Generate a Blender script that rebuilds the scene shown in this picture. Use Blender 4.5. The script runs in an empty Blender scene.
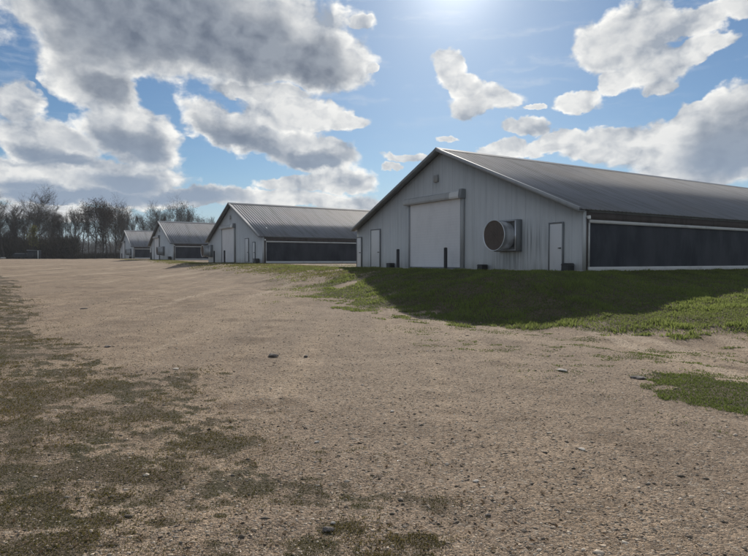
import bpy, math, random
import numpy as np
R = math.radians
rng = np.random.default_rng(7)
random.seed(7)
S = bpy.context.scene
COL = S.collection
sin, cos, pi = math.sin, math.cos, math.pi

# ------------------------------------------------------------------ layout
FPX, PIT = 575.0, R(1.68)                  # focal length in photo pixels, camera pitch (down)
TH = R(58.5)                               # direction of the long axis of the poultry houses
DX, DY = sin(TH), cos(TH)                  # along the houses (away)
GX, GY = cos(TH), -sin(TH)                 # along the gables (to the right)
HOUSES = [(3.912, 33.117, -.456), (-16.28, 66.10, -.21), (-38.04, 102.6, .218), (-60.22, 139.9, .61)]
SUN_AZ, SUN_EL = 7.9, 26.6                 # degrees, azimuth clockwise from +Y

def ray(px, py):
    x, y, z = (px-374)/FPX, 1.0, -(py-278)/FPX
    return np.array([x, y*cos(PIT)+z*sin(PIT), z*cos(PIT)-y*sin(PIT)])

# ------------------------------------------------------------------ noise + terrain
def _hash(ix, iy, seed):
    h = (ix.astype(np.int64)*374761393 + iy.astype(np.int64)*668265263 + seed*1442695041) & 0x7fffffff
    h = ((h ^ (h >> 13))*1274126177) & 0x7fffffff
    return ((h ^ (h >> 16)) & 0xffff)/65535.0
def vnoise(x, y, seed=0):
    ix, iy = np.floor(x), np.floor(y)
    fx, fy = x-ix, y-iy
    fx, fy = fx*fx*(3-2*fx), fy*fy*(3-2*fy)
    a, b = _hash(ix, iy, seed), _hash(ix+1, iy, seed)
    c, d = _hash(ix, iy+1, seed), _hash(ix+1, iy+1, seed)
    return (a*(1-fx)+b*fx)*(1-fy)+(c*(1-fx)+d*fx)*fy
def fbm(x, y, oct=4, seed=0):
    s, a, t = 0, .5, 0
    for o in range(oct):
        s = s+a*vnoise(x*2**o, y*2**o, seed+o*17); t += a; a *= .5
    return s/t
def sstep(a, b, x):
    t = np.clip((x-a)/(b-a), 0, 1)
    return t*t*(3-2*t)

PAD_S = [-60, 15, 38, 54, 76, 97, 118, 141, 161, 230, 600]
PAD_Z = [-.75, -.456, -.456, -.21, -.21, .218, .218, .61, .61, .75, .6]
GRV_S = [-60, -10, 5, 14, 30, 48, 65, 107, 151, 200, 600]
GRV_Z = [-1.9, -1.72, -1.68, -1.66, -1.34, -.86, -.46, .06, .47, .62, .5]
def pchip(x, xs, zs):
    z = np.interp(x, xs, zs)
    for k in (3.0, -3.0, 1.5, -1.5): z = z+np.interp(x+k, xs, zs)
    return z/5
def terrain(x, y):
    x, y = np.asarray(x, float), np.asarray(y, float)
    q = x*DX+y*DY
    s = -(x*GX+y*GY)
    pad = np.interp(s, PAD_S, PAD_Z)
    grv = pchip(s, GRV_S, GRV_Z)
    wob = (fbm(s*.12, q*.12, 2, 5)-.5)*3
    low = 1-sstep(12, 18, s)
    grv = grv-.22*np.exp(-((q-12.3)/2.3)**2)*low+.045*np.clip(q-13, 0, 14)*low
    t = sstep(10, 17, q+wob*.5*(1-sstep(13, 16.5, q)))*sstep(9.8, 16.6, s+wob*.15)
    r = np.hypot(x, y)
    z = grv*(1-t)+pad*t
    rough = 1-.85*sstep(17.5, 19, q)
    z = z+(fbm(x*.35, y*.35, 3, 11)-.5)*.16*rough*sstep(3, 12, r)+(fbm(x*2.2, y*2.2, 3, 3)-.5)*.045*rough
    bank = np.maximum(sstep(9, 11, q)*(1-sstep(16, 18.5, q)), sstep(9, 11, q)*(1-sstep(13, 15.8, s)))*(1-sstep(35, 48, s))
    z = z+(fbm(x*1.1, y*1.1, 3, 21)-.5)*.15*bank
    return z

def ground_hit(px, py):
    r = ray(px, py)
    ts = np.geomspace(2, 260, 1500)
    h = r[2]*ts-terrain(r[0]*ts, r[1]*ts)
    i = np.argmax(h < 0) if (h < 0).any() else len(ts)-1
    t = ts[i]
    return r[0]*t, r[1]*t, float(terrain(r[0]*t, r[1]*t))

# ------------------------------------------------------------------ object helpers
def mesh_np(V, faces):
    V = np.asarray(V, np.float32).reshape(-1, 3)
    me = bpy.data.meshes.new('mesh')
    me.vertices.add(len(V)); me.vertices.foreach_set('co', V.ravel())
    loops = np.concatenate([np.asarray(f, np.int32).ravel() for f in faces])
    sizes = np.concatenate([np.full(len(f), np.asarray(f).shape[1], np.int32) for f in faces])
    me.loops.add(len(loops)); me.loops.foreach_set('vertex_index', loops)
    me.polygons.add(len(sizes))
    st = np.concatenate([[0], np.cumsum(sizes)[:-1]]).astype(np.int32)
    me.polygons.foreach_set('loop_start', st)
    try: me.polygons.foreach_set('loop_total', sizes)
    except Exception: pass
    me.update(calc_edges=True); me.validate()
    return me
class MB:
    """collects shapes for ONE mesh"""
    def __init__(s): s.v = []; s.f = {3: [], 4: []}; s.n = 0; s.poly = []
    def add(s, V, F):
        V = np.asarray(V, float).reshape(-1, 3)
        for f in F:
            g = [i+s.n for i in f]
            if len(g) in (3, 4): s.f[len(g)].append(g)
            else: s.poly.append(g)
        s.v.append(V); s.n += len(V); return s
    def box(s, x0, x1, y0, y1, z0, z1):
        V = [(x, y, z) for z in (z0, z1) for y in (y0, y1) for x in (x0, x1)]
        return s.add(V, [(0, 2, 3, 1), (4, 5, 7, 6), (0, 1, 5, 4), (2, 6, 7, 3), (0, 4, 6, 2), (1, 3, 7, 5)])
    def prism(s, pts, axis, a, b):
        """polygon pts (2-D) extruded along axis 'x','y' or 'z' from a to b"""
        def m(p, t): return {'x': (t, p[0], p[1]), 'y': (p[0], t, p[1]), 'z': (p[0], p[1], t)}[axis]
        n = len(pts)
        V = [m(p, a) for p in pts]+[m(p, b) for p in pts]
        F = [tuple(range(n)), tuple(range(2*n-1, n-1, -1))]+[(i, i+n, (i+1) % n+n, (i+1) % n) for i in range(n)]
        return s.add(V, F)
    def rings(s, rings, closed=True, cap=True):
        """list of rings (each n points) joined by quads"""
        n = len(rings[0]); V = [p for r in rings for p in r]; F = []
        for k in range(len(rings)-1):
            for i in range(n if closed else n-1):
                j = (i+1) % n
                F.append((k*n+i, k*n+j, (k+1)*n+j, (k+1)*n+i))
        if cap: F += [tuple(range(n-1, -1, -1)), tuple((len(rings)-1)*n+i for i in range(n))]
        return s.add(V, F)
    def tube(s, p0, p1, r0, r1=None, n=12):
        r1 = r0 if r1 is None else r1
        p0, p1 = np.array(p0, float), np.array(p1, float)
        d = (p1-p0)/np.linalg.norm(p1-p0)
        a = np.cross(d, [0, 0, 1] if abs(d[2]) < .9 else [1, 0, 0]); a /= np.linalg.norm(a); b = np.cross(d, a)
        c = [(cos(2*pi*i/n)*a+sin(2*pi*i/n)*b) for i in range(n)]
        return s.rings([[p0+r0*q for q in c], [p1+r1*q for q in c]])
    def build(s, name, mat, parent=None, smooth=False, bevel=0):
        fs = [np.array(f) for f in s.f.values() if f]
        me = bpy.data.meshes.new(name)
        if s.poly:
            me.from_pydata(np.concatenate(s.v).tolist(), [], s.f[3]+s.f[4]+s.poly); me.update()
        else:
            me = mesh_np(np.concatenate(s.v), fs); me.name = name
        return link(name, me, mat, parent, smooth, bevel)
def link(name, me, mat, parent=None, smooth=False, bevel=0):
    o = bpy.data.objects.new(name, me); COL.objects.link(o)
    me.materials.append(mat)
    if smooth: me.polygons.foreach_set('use_smooth', np.ones(len(me.polygons), bool))
    if parent: o.parent = parent
    if bevel:
        b = o.modifiers.new('bevel', 'BEVEL'); b.width = bevel; b.segments = 2; b.limit_method = 'ANGLE'
    return o
def tag(o, label=None, cat=None, group=None, kind=None):
    if label: o['label'] = label
    if cat: o['category'] = cat
    if group: o['group'] = group
    if kind: o['kind'] = kind
    return o
def empty(name, loc, rz=0, sc=1):
    o = bpy.data.objects.new(name, None); COL.objects.link(o)
    o.location = loc; o.rotation_euler = (0, 0, rz); o.scale = (sc,)*3 if np.isscalar(sc) else sc
    o.empty_display_size = .3
    return o
def copy_tree(o, parent=None):
    c = o.copy(); COL.objects.link(c)
    if parent: c.parent = parent
    for ch in list(o.children): copy_tree(ch, c)
    return c
def point_attr(me, name, arr):
    a = me.attributes.new(name, 'FLOAT', 'POINT'); a.data.foreach_set('value', np.asarray(arr, np.float32).ravel())
def col_attr(me, name, rgb):
    a = me.attributes.new(name, 'FLOAT_COLOR', 'POINT')
    a.data.foreach_set('color', np.concatenate([rgb, np.ones((len(rgb), 1))], 1).astype(np.float32).ravel())

# ------------------------------------------------------------------ node helpers
class NT:
    def __init__(s, tree): s.t = tree; tree.nodes.clear()
    def n(s, typ, **kw):
        o = s.t.nodes.new(typ)
        for k, v in kw.items(): setattr(o, k, v)
        return o
    def put(s, sock, v):
        if v is None: return
        if isinstance(v, bpy.types.NodeSocket): s.t.links.new(v, sock)
        else: sock.default_value = v
    def m(s, op, a, b=None, c=None, clamp=False):
        o = s.n('ShaderNodeMath', operation=op); o.use_clamp = clamp
        s.put(o.inputs[0], a); s.put(o.inputs[1], b); s.put(o.inputs[2], c)
        return o.outputs[0]
    def vm(s, op, a, b=None, scale=None):
        o = s.n('ShaderNodeVectorMath', operation=op)
        s.put(o.inputs[0], a); s.put(o.inputs[1], b)
        if scale is not None: s.put(o.inputs['Scale'], scale)
        return o.outputs['Value'] if op in ('LENGTH', 'DOT_PRODUCT') else o.outputs[0]
    def noise(s, vec, scale, detail=4, rough=.55, dist=0, col=False):
        o = s.n('ShaderNodeTexNoise'); s.put(o.inputs['Vector'], vec)
        o.inputs['Scale'].default_value = scale; o.inputs['Detail'].default_value = detail
        o.inputs['Roughness'].default_value = rough; o.inputs['Distortion'].default_value = dist
        return o.outputs['Color' if col else 'Fac']
    def voro(s, vec, scale, feature='F1', out='Distance'):
        o = s.n('ShaderNodeTexVoronoi', feature=feature); s.put(o.inputs['Vector'], vec)
        o.inputs['Scale'].default_value = scale
        return o.outputs[out]
    def mapping(s, vec, loc=(0, 0, 0), rot=(0, 0, 0), sc=(1, 1, 1), typ='POINT'):
        o = s.n('ShaderNodeMapping', vector_type=typ); s.put(o.inputs['Vector'], vec)
        o.inputs['Location'].default_value = loc; o.inputs['Rotation'].default_value = rot; o.inputs['Scale'].default_value = sc
        return o.outputs[0]
    def ss(s, v, a, b, lo=0., hi=1.):
        o = s.n('ShaderNodeMapRange', interpolation_type='SMOOTHSTEP'); s.put(o.inputs[0], v)
        for i, k in enumerate((a, b, lo, hi)): o.inputs[i+1].default_value = k
        return o.outputs[0]
    def mix(s, f, a, b, blend='MIX'):
        o = s.n('ShaderNodeMix', data_type='RGBA', blend_type=blend)
        s.put(o.inputs[0], f)
        for sock, v in ((o.inputs[6], a), (o.inputs[7], b)):
            s.put(sock, (*v, 1) if isinstance(v, tuple) and len(v) == 3 else v)
        return o.outputs[2]
    def xyz(s, v):
        o = s.n('ShaderNodeSeparateXYZ'); s.put(o.inputs[0], v); return o.outputs
    def comb(s, x, y, z):
        o = s.n('ShaderNodeCombineXYZ'); s.put(o.inputs[0], x); s.put(o.inputs[1], y); s.put(o.inputs[2], z); return o.outputs[0]
    def bump(s, h, strength=.3, dist=.02):
        o = s.n('ShaderNodeBump'); s.put(o.inputs['Height'], h)
        o.inputs['Strength'].default_value = strength; o.inputs['Distance'].default_value = dist
        return o.outputs[0]
def material(name, fn):
    m = bpy.data.materials.new(name); m.use_nodes = True
    t = NT(m.node_tree); out = t.n('ShaderNodeOutputMaterial')
    sh = fn(t); t.t.links.new(sh, out.inputs['Surface'])
    return m
def pbsdf(t, col, rough=.6, metal=0., normal=None, spec=.5):
    p = t.n('ShaderNodeBsdfPrincipled')
    t.put(p.inputs['Base Color'], (*col, 1) if isinstance(col, tuple) and len(col) == 3 else col)
    t.put(p.inputs['Roughness'], rough); t.put(p.inputs['Metallic'], metal)
    p.inputs['Specular IOR Level'].default_value = spec
    if normal is not None: t.put(p.inputs['Normal'], normal)
    return p.outputs[0]
def obj_co(t): return t.n('ShaderNodeTexCoord').outputs['Object']

def weathered(name, a, b, rough=.55, metal=0., sc=(2.5, 2.5, .3), lo=.45, hi=.75, fine=9):
    """a material of colour a with streaks / blotches of colour b"""
    def f(t):
        o = obj_co(t)
        n1 = t.noise(t.mapping(o, sc=sc), 1.0, 5, .62)
        n2 = t.noise(o, fine, 4, .6)
        k = t.ss(t.m('ADD', t.m('MULTIPLY', n1, .8), t.m('MULTIPLY', n2, .2)), lo, hi)
        return pbsdf(t, t.mix(k, a, b), rough, metal, t.bump(n2, .08, .01))
    return material(name, f)

def gable_fn(t):
    o = obj_co(t); x, y, z = t.xyz(o)
    st = t.noise(t.mapping(o, sc=(3.2, 1, .22)), 1.0, 6, .65)
    blot = t.noise(t.mapping(o, sc=(.5, .5, .35)), 1.0, 4, .55)
    col = t.mix(t.ss(st, .42, .74, 0, .5), (.49, .505, .505), (.34, .352, .352))
    col = t.mix(t.ss(blot, .4, .7, 0, .5), col, (.54, .558, .558))
    pan = t.m('FRACT', t.m('MULTIPLY', x, 1.0936))              # joint of each 0.91 m sheet
    col = t.mix(t.m('MULTIPLY', t.m('LESS_THAN', pan, .03), .35), col, (.2, .22, .23))
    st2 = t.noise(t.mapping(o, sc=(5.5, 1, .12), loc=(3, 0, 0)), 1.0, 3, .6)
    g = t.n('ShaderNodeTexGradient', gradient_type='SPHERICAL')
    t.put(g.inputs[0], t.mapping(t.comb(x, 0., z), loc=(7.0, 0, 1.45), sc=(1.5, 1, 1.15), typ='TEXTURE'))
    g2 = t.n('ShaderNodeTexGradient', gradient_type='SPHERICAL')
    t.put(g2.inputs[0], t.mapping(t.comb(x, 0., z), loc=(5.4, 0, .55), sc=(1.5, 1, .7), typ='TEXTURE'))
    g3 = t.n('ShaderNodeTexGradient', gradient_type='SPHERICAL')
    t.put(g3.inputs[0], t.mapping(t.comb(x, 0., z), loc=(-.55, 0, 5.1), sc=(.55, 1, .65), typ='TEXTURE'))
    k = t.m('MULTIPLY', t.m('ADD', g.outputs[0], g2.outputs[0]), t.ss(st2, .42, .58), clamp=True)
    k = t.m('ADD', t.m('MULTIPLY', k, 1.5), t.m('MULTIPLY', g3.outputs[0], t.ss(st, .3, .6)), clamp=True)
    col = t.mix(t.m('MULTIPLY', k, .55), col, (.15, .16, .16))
    base = t.m('MULTIPLY', t.ss(z, .7, 0., 0., .6), t.ss(st, .3, .65))
    col = t.mix(base, col, (.24, .23, .2))
    return pbsdf(t, col, .5, 0., None, .4)
M = {}
M['gable'] = material('weathered_white_metal', gable_fn)
M['side'] = weathered('side_wall_metal', (.30, .33, .35), (.18, .19, .2))
M['door'] = weathered('white_door_paint', (.62, .63, .64), (.42, .43, .44), .45, 0, (.9, .9, .5), .45, .8)
M['slat'] = weathered('roll_door_paint', (.68, .68, .69), (.58, .58, .59), .5, 0, (.8, .8, .5), .42, .75)
M['hood'] = weathered('hood_metal', (.36, .37, .37), (.23, .235, .235), .5)
M['hood_pale'] = weathered('hood_pale_paint', (.6, .61, .6), (.45, .45, .43), .5)
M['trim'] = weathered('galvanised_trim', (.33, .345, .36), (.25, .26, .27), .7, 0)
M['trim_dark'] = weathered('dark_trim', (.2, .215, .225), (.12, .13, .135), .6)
M['white_strip'] = weathered('white_curtain_strip', (.60, .60, .58), (.42, .41, .39), .55, 0, (.4, 1.2, 3))
M['brown'] = weathered('brown_board', (.095, .08, .075), (.05, .043, .04), .75)
M['steel'] = weathered('dark_steel', (.028, .03, .036), (.05, .04, .035), .6)
M['black'] = weathered('black_plastic', (.02, .021, .023), (.035, .035, .035), .5)
M['galv'] = weathered('galvanised_sheet', (.62, .64, .66), (.45, .46, .47), .32, .55)
M['rust'] = weathered('rusty_shutter', (.115, .09, .075), (.08, .066, .057), .75, .0)
M['concrete'] = weathered('concrete', (.40, .38, .35), (.25, .235, .21), .85, 0, (1, 1, 1))
M['darkmetal'] = weathered('dark_blue_metal', (.02, .023, .03), (.03, .03, .034), .7)
M['whitepaint'] = weathered('white_paint', (.72, .72, .70), (.55, .54, .5), .5)
M['rubber'] = weathered('rubber', (.02, .02, .02), (.03, .028, .026), .8)
def roof_fn(t):
    o = obj_co(t); x, y, z = t.xyz(o)
    st = t.noise(t.mapping(o, sc=(.25, 2.2, .25)), 1.0, 5, .6)
    big = t.noise(t.mapping(o, sc=(.12, .09, .12)), 1.0, 3, .5)
    col = t.mix(t.ss(st, .4, .7), (.225, .235, .255), (.16, .165, .175))
    col = t.mix(t.m('MULTIPLY', t.ss(big, .48, .68), .55), col, (.235, .225, .22))
    sheet = t.m('FRACT', t.m('MULTIPLY', y, 1.0936))
    col = t.mix(t.m('MULTIPLY', t.m('LESS_THAN', sheet, .04), .35), col, (.18, .18, .185))
    return pbsdf(t, col, .72, .0, None, .14)
M['roof'] = material('ribbed_roof_metal', roof_fn)
def curtain_fn(t):
    o = obj_co(t)
    n1 = t.noise(t.mapping(o, sc=(1, 1.1, .5)), 1.0, 5, .6)
    n2 = t.noise(t.mapping(o, sc=(1, .35, .3)), 1.0, 2, .5)
    w = t.noise(o, 60, 2, .5)
    col = t.mix(t.ss(n1, .35, .7), (.032, .036, .047), (.062, .067, .079))
    col = t.mix(t.m('MULTIPLY', t.ss(n2, .45, .7), .5), col, (.065, .068, .078))
    return pbsdf(t, col, .8, 0, t.bump(t.m('ADD', t.m('MULTIPLY', w, .1), n1), .3, .05), .25)
M['curtain'] = material('woven_side_curtain', curtain_fn)

def bark_fn(t):
    o = obj_co(t)
    n = t.noise(t.mapping(o, sc=(4, 4, .8)), 1.0, 4, .6)
    return pbsdf(t, t.mix(t.ss(n, .35, .7), (.027, .022, .019), (.058, .048, .041)), .9)
M['bark'] = material('winter_bark', bark_fn)
def leafmat(name, c0, c1, trans=.35):
    def f(t):
        a = t.n('ShaderNodeAttribute', attribute_name='tint')
        c = t.mix(a.outputs['Fac'], c0, c1)
        d = t.n('ShaderNodeBsdfDiffuse'); t.put(d.inputs[0], c)
        r = t.n('ShaderNodeBsdfTranslucent'); t.put(r.inputs[0], c)
        m = t.n('ShaderNodeMixShader'); m.inputs[0].default_value = trans
        t.t.links.new(d.outputs[0], m.inputs[1]); t.t.links.new(r.outputs[0], m.inputs[2])
        return m.outputs[0]
    return material(name, f)
M['brownleaf'] = leafmat('brown_oak_leaves', (.03, .021, .018), (.062, .042, .033))
M['yellowleaf'] = leafmat('yellow_green_leaves', (.10, .10, .03), (.2, .19, .06))
M['brush'] = leafmat('winter_brush', (.035, .032, .028), (.08, .07, .055), .2)
M['farwood'] = leafmat('far_wood_twigs', (.06, .058, .058), (.10, .098, .098), .2)  # haze of distance is put into this paler grey twig colour
M['lawn'] = leafmat('lawn_grass', (.125, .14, .06), (.26, .31, .085), .58)
M['verge'] = leafmat('verge_grass', (.062, .07, .02), (.215, .165, .066), .42)
M['yard'] = leafmat('yard_grass', (.13, .125, .055), (.26, .255, .095), .5)
M['patch'] = leafmat('patch_grass', (.075, .098, .03), (.19, .23, .065), .5)
M['dryleaf'] = leafmat('dry_leaf', (.10, .065, .04), (.2, .15, .1), .3)

def ground_fn(t):
    o = t.n('ShaderNodeTexCoord').outputs['Object']
    cov = t.n('ShaderNodeAttribute', attribute_name='cover').outputs['Fac']
    big = t.noise(o, .25, 4, .55)
    mid = t.noise(o, 1.7, 5, .6)
    fine = t.noise(o, 14, 5, .65)
    # faint wheel tracks along the yard
    tr = t.noise(t.mapping(o, rot=(0, 0, R(31.5)), sc=(.9, .06, 1)), 1.0, 4, .55)
    col = t.mix(t.ss(mid, .3, .7), (.235, .174, .118), (.36, .272, .19))
    col = t.mix(t.m('MULTIPLY', t.ss(big, .42, .62), .55), col, (.37, .284, .197))
    blot = t.noise(o, .55, 5, .65)
    col = t.mix(t.m('MULTIPLY', t.ss(blot, .54, .66), .8), col, (.16, .113, .073))
    col = t.mix(t.m('MULTIPLY', t.ss(tr, .46, .60), .55), col, (.24, .183, .133))
    col = t.mix(t.m('MULTIPLY', t.ss(tr, .44, .34), .5), col, (.49, .395, .295))
    # gravel: stones of two sizes, each with its own tone
    v1c = t.voro(o, 42, 'F1', 'Color'); v1d = t.voro(o, 42)
    v2c = t.voro(o, 105, 'F1', 'Color'); v2d = t.voro(o, 105)
    r1 = t.xyz(v1c)[0]; r2 = t.xyz(v2c)[1]
    tone = t.m('ADD', t.m('MULTIPLY', r1, .72), t.m('MULTIPLY', r2, .72))
    col = t.mix(1.0, col, t.comb(t.m('ADD', tone, .32), t.m('ADD', tone, .305), t.m('ADD', tone, .29)), 'MULTIPLY')
    gap = t.ss(v1d, .012, .030)
    col = t.mix(t.m('MULTIPLY', t.ss(v2d, .0, .012, 1, 0), 0.0), col, (.1, .08, .06))
    pale = t.m('GREATER_THAN', t.xyz(v1c)[2], .95)
    col = t.mix(t.m('MULTIPLY', pale, .5), col, (.46, .40, .32))
    darks = t.m('LESS_THAN', t.xyz(v1c)[1], .09)
    col = t.mix(t.m('MULTIPLY', darks, .6), col, (.09, .07, .055))
    soil = t.mix(t.ss(fine, .3, .7), (.085, .065, .042), (.175, .133, .09))
    soil = t.mix(t.m('MULTIPLY', t.ss(mid, .4, .65), .6), soil, (.058, .058, .028))
    k = t.ss(t.m('ADD', cov, t.m('MULTIPLY', t.m('SUBTRACT', fine, .5), .7)), .3, .7)
    col = t.mix(k, col, soil)
    h = t.m('ADD', t.m('MULTIPLY', v1d, -.8), t.m('ADD', t.m('MULTIPLY', v2d, -.5), t.m('MULTIPLY', fine, .9)))
    return pbsdf(t, col, .95, 0, t.bump(h, .5, .03), .2)
M['ground'] = material('gravel_yard', ground_fn)
def stone_fn(t):
    a = t.n('ShaderNodeAttribute', attribute_name='rgb').outputs['Color']
    return pbsdf(t, a, .85, 0, None, .3)
M['pebble'] = material('pebbles', stone_fn)
M['stone'] = weathered('field_stone', (.13, .11, .095), (.26, .23, .2), .9, 0, (9, 9, 9), .4, .65, 40)
M['palestone'] = weathered('pale_stone', (.50, .46, .40), (.36, .32, .27), .9, 0, (9, 9, 9), .4, .65, 40)

# ------------------------------------------------------------------ ground cover areas (laid out in world metres)
def world_poly(pts): return [ground_hit(*p)[:2] for p in pts]
def inside(poly, x, y):
    c = np.zeros(x.shape, bool); n = len(poly)
    for i in range(n):
        (x0, y0), (x1, y1) = poly[i], poly[(i+1) % n]
        if y0 == y1: continue
        k = (y0 > y) != (y1 > y)
        c ^= k & (x < (x1-x0)*(y-y0)/(y1-y0)+x0)
    return c
def jig(x, y, a, f, seed):
    return x+(fbm(x*f, y*f, 3, seed)-.5)*a, y+(fbm(x*f+9, y*f+4, 3, seed+5)-.5)*a
def QS(x, y): return x*DX+y*DY, -(x*GX+y*GY)

def tufts(x, y, cell, seed, prob, r0=.3, r1=.75):
    """rounded ragged tufts: one per grid cell, each with its own radius; prob thins them out"""
    wx = x+(fbm(x*3/cell, y*3/cell, 2, seed+3)-.5)*cell*.55; wy = y+(fbm(x*3/cell+7, y*3/cell+2, 2, seed+4)-.5)*cell*.55
    ix, iy = np.floor(wx/cell), np.floor(wy/cell); best = np.zeros(np.shape(x))
    for dx_ in (-1, 0, 1):
        for dy_ in (-1, 0, 1):
            cx, cy = ix+dx_, iy+dy_
            px_, py_ = (cx+_hash(cx, cy, seed))*cell, (cy+_hash(cx, cy, seed+1))*cell
            r = cell*(r0+(r1-r0)*_hash(cx, cy, seed+2)**1.5)
            ok = _hash(cx, cy, seed+9) < prob
            best = np.maximum(best, ok*(1-np.hypot((wx-px_)*.8, (wy-py_)*1.15)/r))
    return np.clip(best, 0, 1)
P_RIGHT = world_poly([(628, 388), (655, 377), (705, 380), (740, 384), (800, 386), (905, 392), (960, 404), (880, 424), (800, 420), (748, 412), (700, 404), (650, 399)])
P_VERGE = world_poly([(-240, 275), (8, 276), (20, 300), (48, 340), (95, 374), (182, 384), (215, 408), (250, 430), (300, 460), (345, 492), (450, 520), (510, 575), (-240, 575)])
def bank_density(x, y):
    q, s = QS(x, y)
    jx, jy = jig(x, y, 2.2, .6, 40); q2 = q+(jx-x)*.9; s2 = s+(jy-y)
    lim = np.interp(s2, [-40, 0, 6.7, 8.8, 10.4, 11.7, 13.2, 15.6, 18.5, 24, 29, 36, 60], [18, 15.5, 14.3, 13.8, 12.4, 11.3, 9.9, 10.4, 11.4, 13.6, 15.8, 17.4, 18.5])
    e = q2-lim
    d = np.maximum(sstep(-.1, 1.6, e)*(.72+.28*sstep(.3, .6, fbm(x*1.6, y*1.6, 3, 79))), sstep(0, .5, tufts(x, y, .7, 41, sstep(-2.2, 1., e)*.75))*.8*(e > -2.4))
    d = d*(1-.75*sstep(20, 34, s2+fbm(x*.4, y*.4, 3, 77)*10-5))
    n3 = fbm(x*.75+2, y*.75, 4, 78)
    d = np.maximum(d, sstep(-5, -.5, e)*sstep(.43, .60, n3)*.75*sstep(15, 18, s)*(1-sstep(40, 50, s)))
    d = d*(1-.85*sstep(18.7, 19.5, q+(n3-.5)*1.5)*sstep(16, 17.5, s))
    return d*(1-sstep(20.35, 20.5, q)*(s > 16.4)*(s < 36))
def strip_density(x, y):      # thin poor grass in front of the second house and beyond
    q, s = QS(x, y)
    n = fbm(x*.22, y*.22, 3, 61)
    lim = np.interp(s, [24, 33, 44, 52, 68, 100, 150], [12.4, 12.6, 13.2, 14, 15.4, 16.5, 17])
    return sstep(-1.2, 1.8, q+(n-.5)*4-lim)*(.25+.75*sstep(.36, .52, fbm(x*.6, y*.6, 3, 63)))*sstep(24, 28, s)*(s < 175)
def verge_density(x, y):
    i = 0
    for k in range(5):
        jx, jy = jig(x, y, 3.2, .8, 50+9*k); i = i+inside(P_VERGE, jx, jy)/5
    left = sstep(-.5, 3.2, -x)
    p = np.clip(i*1.15-.12+.1*left, 0, 1)
    big = fbm(x*.8, y*.8, 3, 73)
    v = np.maximum.reduce([tufts(x, y, .58, 71, p*.42), tufts(x, y, .30, 171, p*.55)*.9, tufts(x, y, .15, 271, np.clip(p*.75, 0, .6))*.75])
    thin = sstep(.38, .62, big+.18*left)*p*.45
    return np.clip(sstep(.0, .7, v)*(.45+.6*p)+thin, 0, .95)
def patch_density(x, y):
    i = 0
    for k in range(5):
        jx, jy = jig(x, y, 1.1, 1.3, 80+9*k); i = i+inside(P_RIGHT, jx, jy)/5
    q, s = QS(x, y)
    n = fbm(x*1.2, y*1.2, 5, 91); n2 = fbm(x*.8, y*.8, 3, 93)
    i = sstep(.45, .62, n+.55*(i-.5)+.1)*(i > 0)
    sm = sstep(0, .5, np.maximum(tufts(x, y, .8, 95, sstep(.4, .6, n2)*.5), tufts(x, y, .35, 97, sstep(.4, .6, n2)*.4)))*sstep(5.5, 8.5, q)*(1-sstep(13, 15.5, q))*(1-sstep(10, 13, s))*(s > -8)*.5
    return np.maximum(i, sm)

# ------------------------------------------------------------------ ground
ang = np.concatenate([np.linspace(-56, 56, 640), np.linspace(60, 300, 60)])
ang = np.radians(ang)
rad = np.concatenate([np.geomspace(.8, 70, 330), np.geomspace(74, 1200, 50)])
A, Rr = np.meshgrid(ang, rad)
gx, gy = Rr*np.sin(A), Rr*np.cos(A)
gz = terrain(gx, gy)
far = sstep(300, 800, Rr); gz = gz*(1-far)+(-3)*far
na, nr = len(ang), len(rad)
V = np.concatenate([np.stack([gx, gy, gz], -1).reshape(-1, 3), [[0, 0, float(terrain(0, 0))]]])
ii, jj = np.meshgrid(np.arange(nr-1), np.arange(na), indexing='ij')
Q = np.stack([ii*na+jj, (ii+1)*na+jj, (ii+1)*na+(jj+1) % na, ii*na+(jj+1) % na], -1).reshape(-1, 4)[:, ::-1]
c = len(V)-1
T = np.stack([np.full(na, c), np.arange(na), (np.arange(na)+1) % na], -1)[:, ::-1]
me = mesh_np(V, [Q, T])
vx, vy = V[:, 0], V[:, 1]
vq, vs = QS(vx, vy)
cover = np.maximum.reduce([bank_density(vx, vy), strip_density(vx, vy)*.55, verge_density(vx, vy)*.95, patch_density(vx, vy)])
cover = np.maximum(cover, sstep(160, 175, vs))
cover = np.maximum(cover, sstep(-40, -60, vx+vs*.45)*.7)
point_attr(me, 'cover', cover)
ground = link('ground', me, M['ground'], smooth=True); tag(ground, kind='structure')

# ------------------------------------------------------------------ scattering
def frustum_samples(n, r0, r1, az0=-38, az1=38, power=0.0):
    u = rng.random(n)
    if power == 0: r = r0*(r1/r0)**u
    else: r = (r0**power+u*(r1**power-r0**power))**(1/power)
    a = np.radians(rng.uniform(az0, az1, n))
    return r*np.sin(a), r*np.cos(a)
def blades(x, y, h, w, lean=.5, per=1):
    n = len(x); a = rng.uniform(0, 2*pi, n); b = rng.uniform(0, 2*pi, n)
    z = terrain(x, y)-.006
    P = np.stack([x, y, z], -1)
    side = np.stack([np.cos(a), np.sin(a), 0*a], -1)*(w/2)[:, None]
    tilt = rng.random(n)*lean
    d = np.stack([np.cos(b)*np.sin(tilt), np.sin(b)*np.sin(tilt), np.cos(tilt)], -1)
    mid = P+d*(h*.55)[:, None]
    d2 = d+np.stack([np.cos(b)*.5, np.sin(b)*.5, 0*b-.15], -1)*rng.random((n, 1))
    tip = mid+d2*(h*.5)[:, None]
    V = np.stack([P-side, P+side, mid+side*.75, mid-side*.75, tip], 1).reshape(-1, 3)
    o = np.arange(n)[:, None]*5
    return V, [o+np.array([[0, 1, 2, 3]]), o+np.array([[3, 2, 4]])], n
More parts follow.
